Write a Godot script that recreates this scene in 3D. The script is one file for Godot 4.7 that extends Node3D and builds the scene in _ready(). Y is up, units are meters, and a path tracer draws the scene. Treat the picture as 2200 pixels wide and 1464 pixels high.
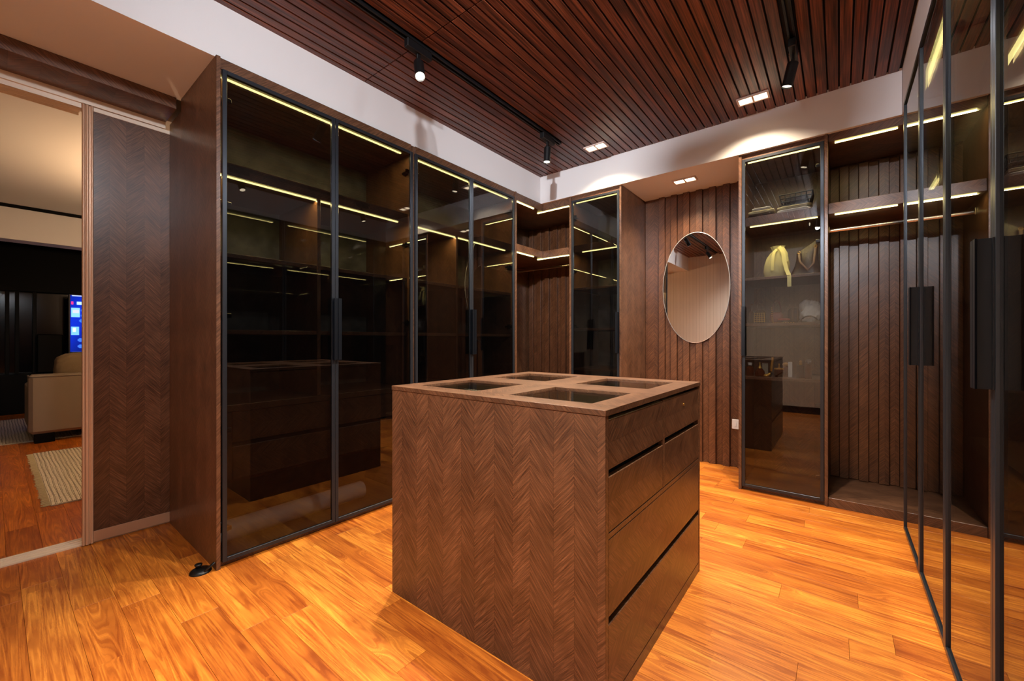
extends Node3D
# Dressing room: x to the right along the back wall, z towards the viewer, y up, metres.

const TOP := 2.5      # top of the cupboards and underside of the dropped border
const CEIL := 2.77    # underside of the slatted ceiling
const FRONT := 4.15   # wall behind the camera
const RIGHT := 2.65   # face of the glass doors on the right

var M := {}
var used := {}
var rng := RandomNumberGenerator.new()

# ---------------------------------------------------------------- mesh collector
class G:
	var v := PackedVector3Array()
	var n := PackedVector3Array()
	var t := PackedVector2Array()
	var rot := false
	var off := Vector2.ZERO
	func uv(p: Vector3, nm: Vector3) -> Vector2:
		var a := nm.abs()
		var q := Vector2(p.x, -p.y)
		if a.y >= a.x and a.y >= a.z:
			q = Vector2(p.x, p.z)
		elif a.x > a.z:
			q = Vector2(p.z, -p.y)
		if rot:
			q = Vector2(q.y, q.x)
		return q + off
	func tri(a: Vector3, b: Vector3, c: Vector3, nm: Vector3) -> void:
		if (b - a).cross(c - a).dot(nm) > 0.0:
			var s := b
			b = c
			c = s
		for p in [a, b, c]:
			v.append(p)
			n.append(nm)
			t.append(uv(p, nm))
	func quad(a: Vector3, b: Vector3, c: Vector3, d: Vector3, nm: Vector3) -> void:
		tri(a, b, c, nm)
		tri(a, c, d, nm)
	func box(lo: Vector3, hi: Vector3, ch := 0.0) -> G:
		var c := (lo + hi) / 2.0
		var h := (hi - lo).abs() / 2.0
		ch = minf(ch, minf(h.x, minf(h.y, h.z)) * 0.45)
		for ax in 3:
			for s: float in [-1.0, 1.0]:
				var b := (ax + 1) % 3
				var d := (ax + 2) % 3
				var nm := Vector3.ZERO
				nm[ax] = s
				var q: Array[Vector3] = []
				for k in [[-1, -1], [1, -1], [1, 1], [-1, 1]]:
					var p := c
					p[ax] += s * h[ax]
					p[b] += k[0] * (h[b] - ch)
					p[d] += k[1] * (h[d] - ch)
					q.append(p)
				quad(q[0], q[1], q[2], q[3], nm)
		if ch > 0.0:
			for ax in 3:
				var b := (ax + 1) % 3
				var d := (ax + 2) % 3
				for sb: float in [-1.0, 1.0]:
					for sd: float in [-1.0, 1.0]:
						var nm := Vector3.ZERO
						nm[b] = sb
						nm[d] = sd
						var q: Array[Vector3] = []
						for k in [[-1, 0], [1, 0], [1, 1], [-1, 1]]:
							var p := c
							p[ax] += k[0] * (h[ax] - ch)
							p[b] += sb * (h[b] - (ch if k[1] == 0 else 0.0))
							p[d] += sd * (h[d] - (0.0 if k[1] == 0 else ch))
							q.append(p)
						quad(q[0], q[1], q[2], q[3], nm.normalized())
			for sx: float in [-1.0, 1.0]:
				for sy: float in [-1.0, 1.0]:
					for sz: float in [-1.0, 1.0]:
						var s := Vector3(sx, sy, sz)
						var o := c + s * h
						tri(o - Vector3(0, sy, sz) * ch, o - Vector3(sx, 0, sz) * ch, o - Vector3(sx, sy, 0) * ch, s.normalized())
		return self
	# rows of points; smooth normals; wrap joins the last column to the first
	func grid(rows: Array, wrap := true, cap := true, uvs := 1.0) -> G:
		var R := rows.size()
		var C: int = rows[0].size()
		var nn := []
		for i in R:
			var line := PackedVector3Array()
			for j in C:
				var a: Vector3 = rows[maxi(i - 1, 0)][j]
				var b: Vector3 = rows[mini(i + 1, R - 1)][j]
				var l: Vector3 = rows[i][(j - 1 + C) % C if wrap else maxi(j - 1, 0)]
				var r: Vector3 = rows[i][(j + 1) % C if wrap else mini(j + 1, C - 1)]
				line.append((r - l).cross(b - a).normalized())
			nn.append(line)
		for i in R - 1:
			for j in (C if wrap else C - 1):
				var k := (j + 1) % C
				var ids := [[i, j], [i + 1, j], [i + 1, k], [i, j], [i + 1, k], [i, k]]
				var fl: Vector3 = (rows[i + 1][j] - rows[i][j]).cross(rows[i + 1][k] - rows[i][j])
				if fl.length() < 1e-12:
					fl = (rows[i + 1][k] - rows[i][j]).cross(rows[i][k] - rows[i][j])
				for e in 2:
					var q := [ids[e * 3], ids[e * 3 + 1], ids[e * 3 + 2]]
					var nm: Vector3 = nn[i][j]
					var A: Vector3 = rows[q[0][0]][q[0][1]]
					var B: Vector3 = rows[q[1][0]][q[1][1]]
					var D: Vector3 = rows[q[2][0]][q[2][1]]
					if (B - A).cross(D - A).dot(nm) > 0.0:
						q = [q[0], q[2], q[1]]
					for w in q:
						v.append(rows[w[0]][w[1]])
						var m: Vector3 = nn[w[0]][w[1]]
						n.append(m if m.length() > 0.5 else fl.normalized())
						t.append(Vector2(float(w[1]) / C, float(w[0]) / R) * uvs)
		if cap and wrap:
			for e in [0, R - 1]:
				var ce := Vector3.ZERO
				for p: Vector3 in rows[e]:
					ce += p / C
				var other: Vector3 = rows[1 if e == 0 else R - 2][0]
				for j in C:
					var a: Vector3 = rows[e][j]
					var b: Vector3 = rows[e][(j + 1) % C]
					var nm := (a - ce).cross(b - ce)
					if nm.length() < 1e-14:
						continue
					nm = nm.normalized()
					if nm.dot(ce - other) < 0.0:
						nm = -nm
					tri(ce, a, b, nm)
		return self
	# profile of (radius, height), creased at its corners
	func lathe(prof: Array, seg := 24, x := Transform3D(), crease := true) -> G:
		for i in prof.size() - 1 if crease else 1:
			var rows := []
			for k in (2 if crease else prof.size()):
				var p: Vector2 = prof[i + k]
				var line := PackedVector3Array()
				for j in seg:
					var a := TAU * j / seg
					line.append(x * Vector3(cos(a) * maxf(p.x, 1e-5), p.y, -sin(a) * maxf(p.x, 1e-5)))
				rows.append(line)
			grid(rows, true, false)
		return self
	func tube(path: Array, r: float, seg := 8, flat := 1.0) -> G:
		var rows := []
		for i in path.size():
			var d: Vector3 = (path[mini(i + 1, path.size() - 1)] - path[maxi(i - 1, 0)]).normalized()
			var s := d.cross(Vector3.UP if absf(d.y) < 0.95 else Vector3.RIGHT).normalized()
			var u := s.cross(d)
			var line := PackedVector3Array()
			for j in seg:
				var a := TAU * j / seg
				line.append(path[i] + (s * cos(a) + u * sin(a) * flat) * r)
			rows.append(line)
		return grid(rows)
	# convex or concave outline in the plane across `ax`, pushed from lo to hi
	func prism(poly: PackedVector2Array, ax: int, lo: float, hi: float) -> G:
		var b := (ax + 1) % 3
		var d := (ax + 2) % 3
		var at := func(q: Vector2, w: float) -> Vector3:
			var p := Vector3.ZERO
			p[ax] = w
			p[b] = q.x
			p[d] = q.y
			return p
		var ids := Geometry2D.triangulate_polygon(poly)
		for k in range(0, ids.size(), 3):
			for w: float in [lo, hi]:
				var nm := Vector3.ZERO
				nm[ax] = 1.0 if w == hi else -1.0
				tri(at.call(poly[ids[k]], w), at.call(poly[ids[k + 1]], w), at.call(poly[ids[k + 2]], w), nm)
		var area := 0.0
		for k in poly.size():
			area += poly[k].cross(poly[(k + 1) % poly.size()])
		for k in poly.size():
			var p := poly[k]
			var q := poly[(k + 1) % poly.size()]
			var e := (q - p).normalized()
			var o := Vector2(e.y, -e.x) * signf(area)
			var nm := Vector3.ZERO
			nm[b] = o.x
			nm[d] = o.y
			quad(at.call(p, lo), at.call(q, lo), at.call(q, hi), at.call(p, hi), nm)
		return self
	# superellipsoid, e small = boxy
	func blob(c: Vector3, r: Vector3, e1 := 1.0, e2 := 1.0, seg := 24, rings := 14, bump := 0.0, sd := 1) -> G:
		var rows := []
		var nz := FastNoiseLite.new()
		nz.seed = sd
		nz.frequency = 1.3
		var f := func(w: float, e: float) -> float: return signf(w) * pow(absf(w), e)
		for i in rings + 1:
			var a := -PI / 2 + PI * i / rings
			var line := PackedVector3Array()
			for j in seg:
				var b := TAU * j / seg
				var p := Vector3(f.call(cos(a), e1) * f.call(cos(b), e2), f.call(sin(a), e1), -f.call(cos(a), e1) * f.call(sin(b), e2))
				p *= 1.0 + bump * nz.get_noise_3dv(p * 1.7)
				line.append(c + p * r)
			rows.append(line)
		return grid(rows, true, false, 3.0)
	func mesh() -> ArrayMesh:
		var a := []
		a.resize(Mesh.ARRAY_MAX)
		a[Mesh.ARRAY_VERTEX] = v
		a[Mesh.ARRAY_NORMAL] = n
		a[Mesh.ARRAY_TEX_UV] = t
		var m := ArrayMesh.new()
		m.add_surface_from_arrays(Mesh.PRIMITIVE_TRIANGLES, a)
		return m

# ---------------------------------------------------------------- objects
func numbered(called: String) -> String:
	var k: int = used.get(called, 0)
	used[called] = k + 1
	return called if k == 0 else "%s_%03d" % [called, k]

func part(g: G, called: String, m: Material, parent: Node3D, label := "") -> MeshInstance3D:
	var o := MeshInstance3D.new()
	o.name = called
	o.mesh = g.mesh()
	o.material_override = m
	o.cast_shadow = GeometryInstance3D.SHADOW_CASTING_SETTING_ON
	if label:
		o.set_meta("label", label)
	parent.add_child(o, true)
	return o

func tag(o: Node3D, label: String, category: String, group := "") -> Node3D:
	o.set_meta("label", label)
	o.set_meta("category", category)
	if group:
		o.set_meta("group", group)
	return o

func thing(called: String, label: String, category: String, at := Vector3.ZERO, turn := 0.0, group := "") -> Node3D:
	var o := Node3D.new()
	o.name = numbered(called)
	add_child(o)
	o.position = at
	o.rotation.y = turn
	return tag(o, label, category, group)

func single(g: G, called: String, m: Material, label: String, category: String, group := "", at := Vector3.ZERO) -> MeshInstance3D:
	var o := part(g, numbered(called), m, self)
	o.position = at
	tag(o, label, category, group)
	return o

func struct(g: G, called: String, m: Material, label: String, category := "") -> MeshInstance3D:
	var o := part(g, numbered(called), m, self)
	o.set_meta("kind", "structure")
	o.set_meta("label", label)
	o.set_meta("category", category if category else called.split("_")[0])
	return o

func bx(x0: float, y0: float, z0: float, x1: float, y1: float, z1: float, ch := 0.0, rot := false, off := Vector2.ZERO) -> G:
	var g := G.new()
	g.rot = rot
	g.off = off
	return g.box(Vector3(x0, y0, z0), Vector3(x1, y1, z1), ch)

# ---------------------------------------------------------------- textures and materials
func noise(w: int, h: int, freq: float, sd: int, oct := 3, w2 := 0, h2 := 0) -> PackedByteArray:
	var f := FastNoiseLite.new()
	f.noise_type = FastNoiseLite.TYPE_SIMPLEX_SMOOTH
	f.seed = sd
	f.frequency = freq
	f.fractal_octaves = oct
	var im := f.get_seamless_image(w, h)
	im.convert(Image.FORMAT_L8)
	if w2 > 0:
		im.resize(w2, h2, Image.INTERPOLATE_CUBIC)
	return im.get_data()

func picture(w: int, h: int, b: PackedByteArray) -> ImageTexture:
	return ImageTexture.create_from_image(Image.create_from_data(w, h, false, Image.FORMAT_RGB8, b))

func ramp(dark: Color, light: Color) -> PackedByteArray:
	var r := PackedByteArray()
	for k in 256:
		var c := dark.lerp(light, k / 255.0)
		r.append(int(c.r * 255))
		r.append(int(c.g * 255))
		r.append(int(c.b * 255))
	return r

# one metre of walnut veneer in chevron strips of uneven width
func chevron() -> ImageTexture:
	var S := 1024
	var fine := noise(40, S, 0.24, 3, 2, 512, S)
	var mid := noise(28, S, 0.07, 5, 2, 512, S)
	var wide := noise(256, 256, 0.02, 9, 2)
	var tone := [6, -12, 10, -4, 12, -10, 4, -14, 8, -6, 12, -8]
	var col := PackedInt32Array()
	var start := PackedInt32Array()
	var x := 0.0
	var c := 0
	for w: float in [0.071, 0.1, 0.074, 0.088, 0.102, 0.067, 0.099, 0.082, 0.072, 0.093, 0.074, 0.078]:
		var x1 := x + w
		while col.size() < int(x1 * S) or (c == 11 and col.size() < S):
			col.append(c)
			start.append(int(x * S))
		x = x1
		c += 1
	var pal := ramp(Color(0.24, 0.157, 0.112), Color(0.66, 0.488, 0.37))
	var out := PackedByteArray()
	out.resize(S * S * 3)
	var at := 0
	for j in S:
		for i in S:
			var k := col[i]
			var dx := i - start[i]
			var s := (j + (int(dx * 1.1) if k % 2 == 0 else -int(dx * 1.1)) + k * 171 + 4096) & 1023
			var xa := (dx + k * 61) & 511
			var q: int = int(0.72 * fine[s * 512 + xa] + 0.42 * mid[s * 512 + xa] + 0.18 * wide[((j >> 2) & 255) * 256 + ((i >> 2) & 255)]) - 68 + tone[k]
			if dx == 0:
				q -= 70
			q = clampi(q, 0, 255) * 3
			out[at] = pal[q]
			out[at + 1] = pal[q + 1]
			out[at + 2] = pal[q + 2]
			at += 3
	return picture(S, S, out)

# oak boards, grain along u: 1.6 m by 0.8 m
func oak() -> ImageTexture:
	var W := 1024
	var H := 512
	var warp := noise(40, H, 0.02, 21, 2, 256, H)
	var rings := noise(30, H, 0.02, 23, 2, 256, H)
	var fine := noise(40, H, 0.2, 25, 2, W, H)
	var streak := noise(28, H, 0.06, 29, 2, W, H)
	var blotch := noise(64, 128, 0.04, 27, 2, 256, 128)
	var pal := ramp(Color(0.57, 0.28, 0.10), Color(0.94, 0.62, 0.28))
	var out := PackedByteArray()
	out.resize(W * H * 3)
	var at := 0
	for j in H:
		for i in W:
			var x4 := (i >> 2) & 255
			var y := (j + ((warp[j * 256 + x4] - 128) >> 2) + 1024) & 511
			var r := float(rings[y * 256 + x4]) * 0.085
			r = absf(fposmod(r, 1.0) * 2.0 - 1.0)
			var q := int(r * r * 15.0 + 0.74 * fine[y * W + i] + 0.65 * streak[y * W + i] + 0.30 * blotch[((j >> 2) & 127) * 256 + x4]) - 80
			q = clampi(q, 0, 255) * 3
			out[at] = pal[q]
			out[at + 1] = pal[q + 1]
			out[at + 2] = pal[q + 2]
			at += 3
	return picture(W, H, out)

# straight red-brown grain along u: 1 m by 0.5 m
func sapele() -> ImageTexture:
	var W := 512
	var H := 512
	var a := noise(24, H, 0.10, 31, 3, 128, H)
	var b := noise(24, H, 0.025, 33, 2, 128, H)
	var pal := ramp(Color(0.20, 0.095, 0.06), Color(0.55, 0.315, 0.21))
	var out := PackedByteArray()
	out.resize(W * H * 3)
	var at := 0
	for j in H:
		for i in W:
			var q := clampi(int(1.0 * a[j * 128 + ((i >> 2) & 127)] + 0.7 * b[j * 128 + ((i >> 2) & 127)]) - 90, 0, 255) * 3
			out[at] = pal[q]
			out[at + 1] = pal[q + 1]
			out[at + 2] = pal[q + 2]
			at += 3
	return picture(W, H, out)

func mottle(dark: Color, light: Color, freq: float, sd: int) -> ImageTexture:
	var S := 512
	var a := noise(S, S, freq, sd, 5)
	var pal := ramp(dark, light)
	var out := PackedByteArray()
	out.resize(S * S * 3)
	for k in S * S:
		for c in 3:
			out[k * 3 + c] = pal[a[k] * 3 + c]
	return picture(S, S, out)

func stripes(base: Color, line: Color) -> ImageTexture:
	var W := 512
	var a := noise(W, 64, 0.02, 41, 2)
	var out := PackedByteArray()
	for j in 64:
		for i in W:
			var c := base.lerp(line, (0.55 if i % 32 < 3 else 0.0) + (0.25 if (i + 13) % 64 < 2 else 0.0) + (a[j * W + i] - 128) / 2400.0)
			out.append(int(c.r * 255))
			out.append(int(c.g * 255))
			out.append(int(c.b * 255))
	return picture(W, 64, out)

func weave(base: Color, dark: Color) -> ImageTexture:
	var S := 256
	var a := noise(S, S, 0.05, 51, 4)
	var out := PackedByteArray()
	for j in S:
		for i in S:
			var w := 0.5 + 0.5 * sin(TAU * i / 16.0 + (0.0 if (j / 8) % 2 == 0 else PI))
			var c := dark.lerp(base, clampf(w * 0.6 + a[j * S + i] / 400.0, 0, 1))
			out.append(int(c.r * 255))
			out.append(int(c.g * 255))
			out.append(int(c.b * 255))
	return picture(S, S, out)

func sm(c: Color, rough := 0.6, metal := 0.0, spec := 0.5) -> StandardMaterial3D:
	var m := StandardMaterial3D.new()
	m.albedo_color = c
	m.roughness = rough
	m.metallic = metal
	m.metallic_specular = spec
	return m

func tx(tex: Texture2D, tint: Color, rough: float, scale: Vector3) -> StandardMaterial3D:
	var m := sm(tint, rough)
	m.albedo_texture = tex
	m.uv1_scale = scale
	return m

func glow(c: Color, e: float) -> StandardMaterial3D:
	var m := sm(Color(0.9, 0.9, 0.88), 0.4)
	m.emission_enabled = true
	m.emission = c
	m.emission_energy_multiplier = e
	return m

func materials() -> void:
	var ch := chevron()
	M.walnut = tx(ch, Color(0.93, 0.90, 0.87), 0.33, Vector3.ONE)
	M.batten = tx(ch, Color(0.88, 0.79, 0.70), 0.36, Vector3.ONE)
	var ok := oak()
	M.floor = []
	for c: Color in [Color(1, 0.96, 0.80), Color(0.93, 0.86, 0.71), Color(0.97, 0.91, 0.75), Color(0.86, 0.78, 0.63), Color(1.0, 0.985, 0.84)]:
		M.floor.append(tx(ok, c, 0.36, Vector3(1 / 1.6, 1 / 0.8, 1)))
	var sp := sapele()
	M.slat = []
	for c: Color in [Color(1, 1, 1), Color(0.88, 0.86, 0.85), Color(0.94, 0.90, 0.88)]:
		M.slat.append(tx(sp, c, 0.36, Vector3(1, 2, 1)))
	M.paint = sm(Color(0.86, 0.85, 0.85), 0.85)
	M.dark_void = sm(Color(0.03, 0.03, 0.03), 0.9)
	M.black = sm(Color(0.035, 0.035, 0.04), 0.42)
	M.frame = sm(Color(0.20, 0.215, 0.24), 0.34, 0.55)
	M.handle = sm(Color(0.065, 0.085, 0.115), 0.36, 0.4)
	M.hinge = sm(Color(0.05, 0.05, 0.055), 0.3, 0.6)
	M.chrome = sm(Color(0.80, 0.76, 0.72), 0.16, 1.0)
	M.bronze = sm(Color(0.80, 0.65, 0.53), 0.34, 0.3)
	M.champagne = sm(Color(0.90, 0.84, 0.76), 0.4, 0.1)
	M.stone = tx(mottle(Color(0.26, 0.25, 0.225), Color(0.46, 0.45, 0.41), 0.011, 61), Color.WHITE, 0.6, Vector3(1.2, 1.2, 1))
	M.paper_wall = tx(stripes(Color(0.90, 0.83, 0.75), Color(0.72, 0.64, 0.56)), Color.WHITE, 0.75, Vector3(1.0, 1.0, 1))
	M.mirror = sm(Color(0.93, 0.92, 0.90), 0.0, 1.0)
	M.bevel = sm(Color(0.82, 0.82, 0.80), 0.25, 0.4)
	M.glass = sm(Color(0.012, 0.012, 0.013, 0.53), 0.0, 0.0, 0.6)
	M.glass.transparency = BaseMaterial3D.TRANSPARENCY_ALPHA
	M.display_glass = sm(Color(0.012, 0.012, 0.013, 0.38), 0.0, 0.0, 0.6)
	M.display_glass.transparency = BaseMaterial3D.TRANSPARENCY_ALPHA
	M.clear = sm(Color(0.05, 0.05, 0.045, 0.12), 0.0)
	M.clear.transparency = BaseMaterial3D.TRANSPARENCY_ALPHA
	M.mirror_glass = sm(Color(0.012, 0.012, 0.014, 0.5), 0.0, 0.0, 0.85)
	M.mirror_glass.transparency = BaseMaterial3D.TRANSPARENCY_ALPHA
	M.led = glow(Color(1.0, 0.94, 0.58), 7.0)
	M.lens = glow(Color(1.0, 0.93, 0.80), 7.0)
	M.plastic = sm(Color(0.84, 0.83, 0.81), 0.4)
	M.white_trim = sm(Color(0.80, 0.72, 0.68), 0.5)
	M.fabric = tx(weave(Color(0.60, 0.54, 0.47), Color(0.50, 0.44, 0.38)), Color.WHITE, 0.95, Vector3(14, 14, 1))
	M.velvet = tx(weave(Color(0.58, 0.51, 0.40), Color(0.46, 0.39, 0.29)), Color.WHITE, 0.9, Vector3(4, 4, 1))
	M.lining = sm(Color(0.58, 0.53, 0.42), 0.9)
	M.rug = tx(mottle(Color(0.74, 0.69, 0.60), Color(0.95, 0.92, 0.84), 0.03, 71), Color.WHITE, 1.0, Vector3(1, 1, 1))
	M.gloss_black = sm(Color(0.015, 0.015, 0.016), 0.12)
	M.lacquer = sm(Color(0.018, 0.018, 0.02), 0.5, 0.0, 0.25)
	M.cloth_cream = sm(Color(0.80, 0.76, 0.60), 0.95)
	M.cloth_white = sm(Color(0.83, 0.82, 0.80), 0.95)
	M.cloth_black = sm(Color(0.03, 0.03, 0.03), 0.9)
	M.yellow_bag = sm(Color(0.76, 0.74, 0.56), 0.9)
	M.ribbon = sm(Color(0.88, 0.85, 0.60), 0.8)
	M.leather = sm(Color(0.20, 0.125, 0.09), 0.34)
	M.leather_tan = sm(Color(0.40, 0.27, 0.18), 0.4)
	M.leather_rose = sm(Color(0.48, 0.24, 0.22), 0.4)
	M.leather_dark = sm(Color(0.13, 0.09, 0.07), 0.35)
	M.gold = sm(Color(0.90, 0.70, 0.34), 0.3, 0.75)
	M.amber = sm(Color(0.55, 0.22, 0.05, 0.25), 0.03)
	M.amber.refraction_enabled = true
	M.amber.refraction_scale = 0.05
	M.crystal = sm(Color(0.95, 0.95, 0.95, 0.1), 0.02)
	M.crystal.refraction_enabled = true
	M.crystal.refraction_scale = 0.05
	M.rubber = sm(Color(0.02, 0.02, 0.02), 0.35)
	M.film = sm(Color(0.88, 0.88, 0.88), 0.4)
	M.card = sm(Color(0.62, 0.58, 0.50), 0.7)

# ---------------------------------------------------------------- setup
func setup() -> void:
	var cam := Camera3D.new()
	cam.name = "camera"
	cam.position = Vector3(2.359, 1.12, 3.4785)
	cam.rotation.y = deg_to_rad(38.44)
	cam.projection = Camera3D.PROJECTION_FRUSTUM
	cam.near = 0.05
	cam.far = 60.0
	cam.size = 2.0 * 0.05 * 732.0 / 886.0
	cam.frustum_offset = Vector2(0, -0.05 * 2.0 / 886.0)
	add_child(cam)
	cam.current = true
	var we := WorldEnvironment.new()
	we.name = "surroundings"
	var e := Environment.new()
	e.background_mode = Environment.BG_COLOR
	e.background_color = Color(0.01, 0.01, 0.012)
	e.tonemap_mode = Environment.TONE_MAPPER_LINEAR
	e.tonemap_exposure = 1.1
	e.sdfgi_enabled = true
	e.ssao_enabled = true
	e.ssil_enabled = true
	we.environment = e
	add_child(we)

const SPOT := 4.4
const SPOT_COLOR := Color(1.0, 0.905, 0.77)
const WASH_COLOR := Color(0.95, 0.97, 1.0)
const DOWN := 1.3
const LED_E := 0.85
const LED_COLOR := Color(1.0, 0.89, 0.58)
const LIVING := 3.4

func spot(parent: Node3D, called: String, at: Vector3, to: Vector3, e: float, ang: float, blend: float, size: float, color := SPOT_COLOR) -> void:
	var l := SpotLight3D.new()
	l.name = called
	parent.add_child(l, true)
	var up := Vector3.UP if absf((to - at).normalized().y) < 0.99 else Vector3.RIGHT
	l.transform = Transform3D(Basis.looking_at(to - at, up), at)
	l.light_color = color
	l.light_energy = e
	l.spot_angle = ang
	l.spot_angle_attenuation = blend
	l.spot_attenuation = 2.0
	l.spot_range = 12.0
	l.light_size = size
	l.shadow_enabled = true

# a lit strip under a board: from x0 to x1 in the parent's own axes, or along z
func led(parent: Node3D, p0: Vector3, p1: Vector3, k := 1.0, half := 0.0065) -> void:
	var a := p0.min(p1)
	var b := p0.max(p1)
	var along_z := absf(p1.z - p0.z) > absf(p1.x - p0.x)
	var w := Vector3(half, 0, 0) if along_z else Vector3(0, 0, half)
	part(G.new().box(a - w - Vector3(0, 0.006, 0), b + w, 0.001), "light_strip", M.led, parent)
	var l := AreaLight3D.new()
	l.name = "strip_light"
	parent.add_child(l, true)
	l.position = (a + b) / 2.0 - Vector3(0, 0.008, 0)
	l.rotation = Vector3(-PI / 2, PI / 2 if along_z else 0.0, 0)
	var len := (b - a).length()
	l.area_size = Vector2(len, half * 1.8)
	l.light_color = LED_COLOR
	l.light_energy = LED_E * len * k
	l.area_range = 8.0
	l.area_attenuation = 2.0
	l.shadow_enabled = true

# ---------------------------------------------------------------- joinery
# a slim metal-framed glass door in the plane z = 0 of its cupboard; grip and hinge give the side (-1 left, 1 right)
func glass_door(parent: Node3D, x0: float, x1: float, y0: float, y1: float, grip: int, glass: Material, hinges: Array, hand := true) -> MeshInstance3D:
	var f := 0.0195
	var g := G.new()
	g.box(Vector3(x0, y0, -0.02), Vector3(x0 + f, y1, 0), 0.0012)
	g.box(Vector3(x1 - f, y0, -0.02), Vector3(x1, y1, 0), 0.0012)
	g.box(Vector3(x0 + f, y0, -0.02), Vector3(x1 - f, y0 + f, 0), 0.0012)
	g.box(Vector3(x0 + f, y1 - f, -0.02), Vector3(x1 - f, y1, 0), 0.0012)
	var door := part(g, "door", M.frame, parent)
	part(bx(x0 + f, y0 + f, -0.011, x1 - f, y1 - f, -0.007), "glass_pane", glass, door)
	if hand:
		var c := x1 - f / 2 if grip > 0 else x0 + f / 2
		var s := -1.0 if grip > 0 else 1.0
		var poly := PackedVector2Array()
		for p: Vector2 in [Vector2(0.0005, -0.0095), Vector2(0.004, -0.0095), Vector2(0.004, -0.002), Vector2(0.029, -0.002), Vector2(0.029, -0.0095), Vector2(0.0335, -0.012), Vector2(0.0335, 0.009), Vector2(0.028, 0.009), Vector2(0.028, 0.004), Vector2(0.004, 0.004), Vector2(0.004, 0.0095), Vector2(0.0005, 0.0095)]:
			poly.append(Vector2(p.x, c - p.y * s))
		part(G.new().prism(poly, 1, 1.0, 1.365), "handle", M.handle, door)
	var hx := x0 if grip > 0 else x1
	var hs := 1.0 if grip > 0 else -1.0
	for y: float in hinges:
		var h := G.new()
		h.box(Vector3(hx + hs * 0.001, y - 0.022, -0.085), Vector3(hx + hs * 0.009, y + 0.022, -0.045), 0.002)
		h.box(Vector3(hx + hs * 0.009, y - 0.008, -0.10), Vector3(hx + hs * 0.024, y + 0.008, -0.032), 0.003)
		h.lathe([Vector2(0, -0.012), Vector2(0.013, -0.012), Vector2(0.013, 0.012), Vector2(0, 0.012)], 14, Transform3D(Basis(), Vector3(hx + hs * 0.026, y, -0.034)))
		h.box(Vector3(hx + hs * 0.003, y - 0.011, -0.032), Vector3(hx + hs * 0.046, y + 0.011, -0.0205), 0.003)
		part(h, "hinge", M.hinge, door)
	return door

func drawer(parent: Node3D, x0: float, x1: float, y0: float, y1: float, z: float, slot := 0.02) -> MeshInstance3D:
	var g := bx(x0, y0, z - 0.018, x1, y1, z, 0.001, true, Vector2(y0 * 3.1, x0))
	g.box(Vector3(x0 + 0.015, y0 + 0.01, z - 0.40), Vector3(x1 - 0.015, y1 - 0.035, z - 0.018), 0.0)
	return part(g, "drawer", M.walnut, parent)

func lining_of(parent: Node3D, x0: float, x1: float, y: float, front: float, l0: float, l1: float, k := 1.0) -> void:
	part(bx(x0, y + 0.006, -0.575, x1, y + 0.07, front, 0.001), "lit_shelf", M.walnut, parent)
	led(parent, Vector3(l0, y + 0.005, front - 0.022), Vector3(l1, y + 0.005, front - 0.022), k)

func left_cupboard(label: String, z0: float, w: float, end_panel: bool, split: float, d0: float, d1: float, divider: float, right_panel: float, far := false) -> Node3D:
	var t := thing("glass_wardrobe", label, "wardrobe", Vector3(0, 0, z0), PI / 2, "glass-fronted wardrobes along the left wall")
	var side := G.new()
	if end_panel:
		side.box(Vector3(0, 0, -0.60), Vector3(0.018, TOP, 0), 0.001)
		side.box(Vector3(0, 0, -0.842), Vector3(0.018, 2.43, -0.60), 0.0)
	else:
		side.box(Vector3(0.002, 0, -0.60), Vector3(0.018, TOP, -0.0225), 0.001)
	part(side, "side_panel", M.walnut, t)
	part(bx(w - right_panel, 0, -0.60, w - 0.001, TOP, 0.0 if far else -0.0225, 0.001, false, Vector2(0.4, 0.1)), "side_panel", M.walnut, t)
	var a := 0.018
	var b := w - right_panel
	part(bx(a, 2.430, -0.60, b, TOP, -0.0215, 0.001, true), "top_panel", M.walnut, t)
	part(bx(a, 2.447, -0.0212, b, TOP, -0.012, 0.001, true), "top_rail", M.walnut, t)
	part(bx(a, 0, -0.575, b, 0.026, -0.03, 0.0), "bottom_panel", M.walnut, t)
	part(bx(a, 0.026, -0.60, b, 2.4295, -0.576), "back_panel", M.stone, t)
	lining_of(t, a, b, 1.944, -0.05, 0.035, b - 0.07)
	led(t, Vector3(0.035, 2.429, -0.05), Vector3(b - 0.06, 2.429, -0.05))
	part(bx(divider - 0.01, 0.79, -0.575, divider + 0.01, 1.95, -0.055, 0.001, false, Vector2(0.2, 0)), "divider", M.walnut, t)
	for y: float in [1.537, 1.148]:
		part(bx(a, y, -0.575, divider - 0.0105, y + 0.022, -0.06, 0.001), "shelf", M.walnut, t)
		part(bx(divider + 0.0105, y, -0.575, b, y + 0.022, -0.06, 0.001), "shelf", M.walnut, t)
	part(bx(a, 0.755, -0.575, b, 0.788, -0.045, 0.001), "shelf", M.walnut, t)
	part(bx(a, 0.39, -0.575, b, 0.408, -0.07, 0.001), "shelf", M.walnut, t)
	drawer(t, 0.085, b - 0.07, 0.41, 0.575, -0.05)
	drawer(t, 0.085, b - 0.07, 0.598, 0.753, -0.05)
	for q: Vector2 in [Vector2(a, 0.084), Vector2(b - 0.069, b)]:
		part(bx(q.x, 0.41, -0.10, q.y, 0.753, -0.055, 0.001), "filler_strip", M.walnut, t)
	var hs := [0.18, 0.67, 1.24, 1.795, 2.31]
	glass_door(t, d0, split - 0.001, 0.028, 2.445, 1, M.glass, hs)
	glass_door(t, split + 0.001, d1, 0.028, 2.445, -1, M.glass, hs)
	return t

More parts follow.
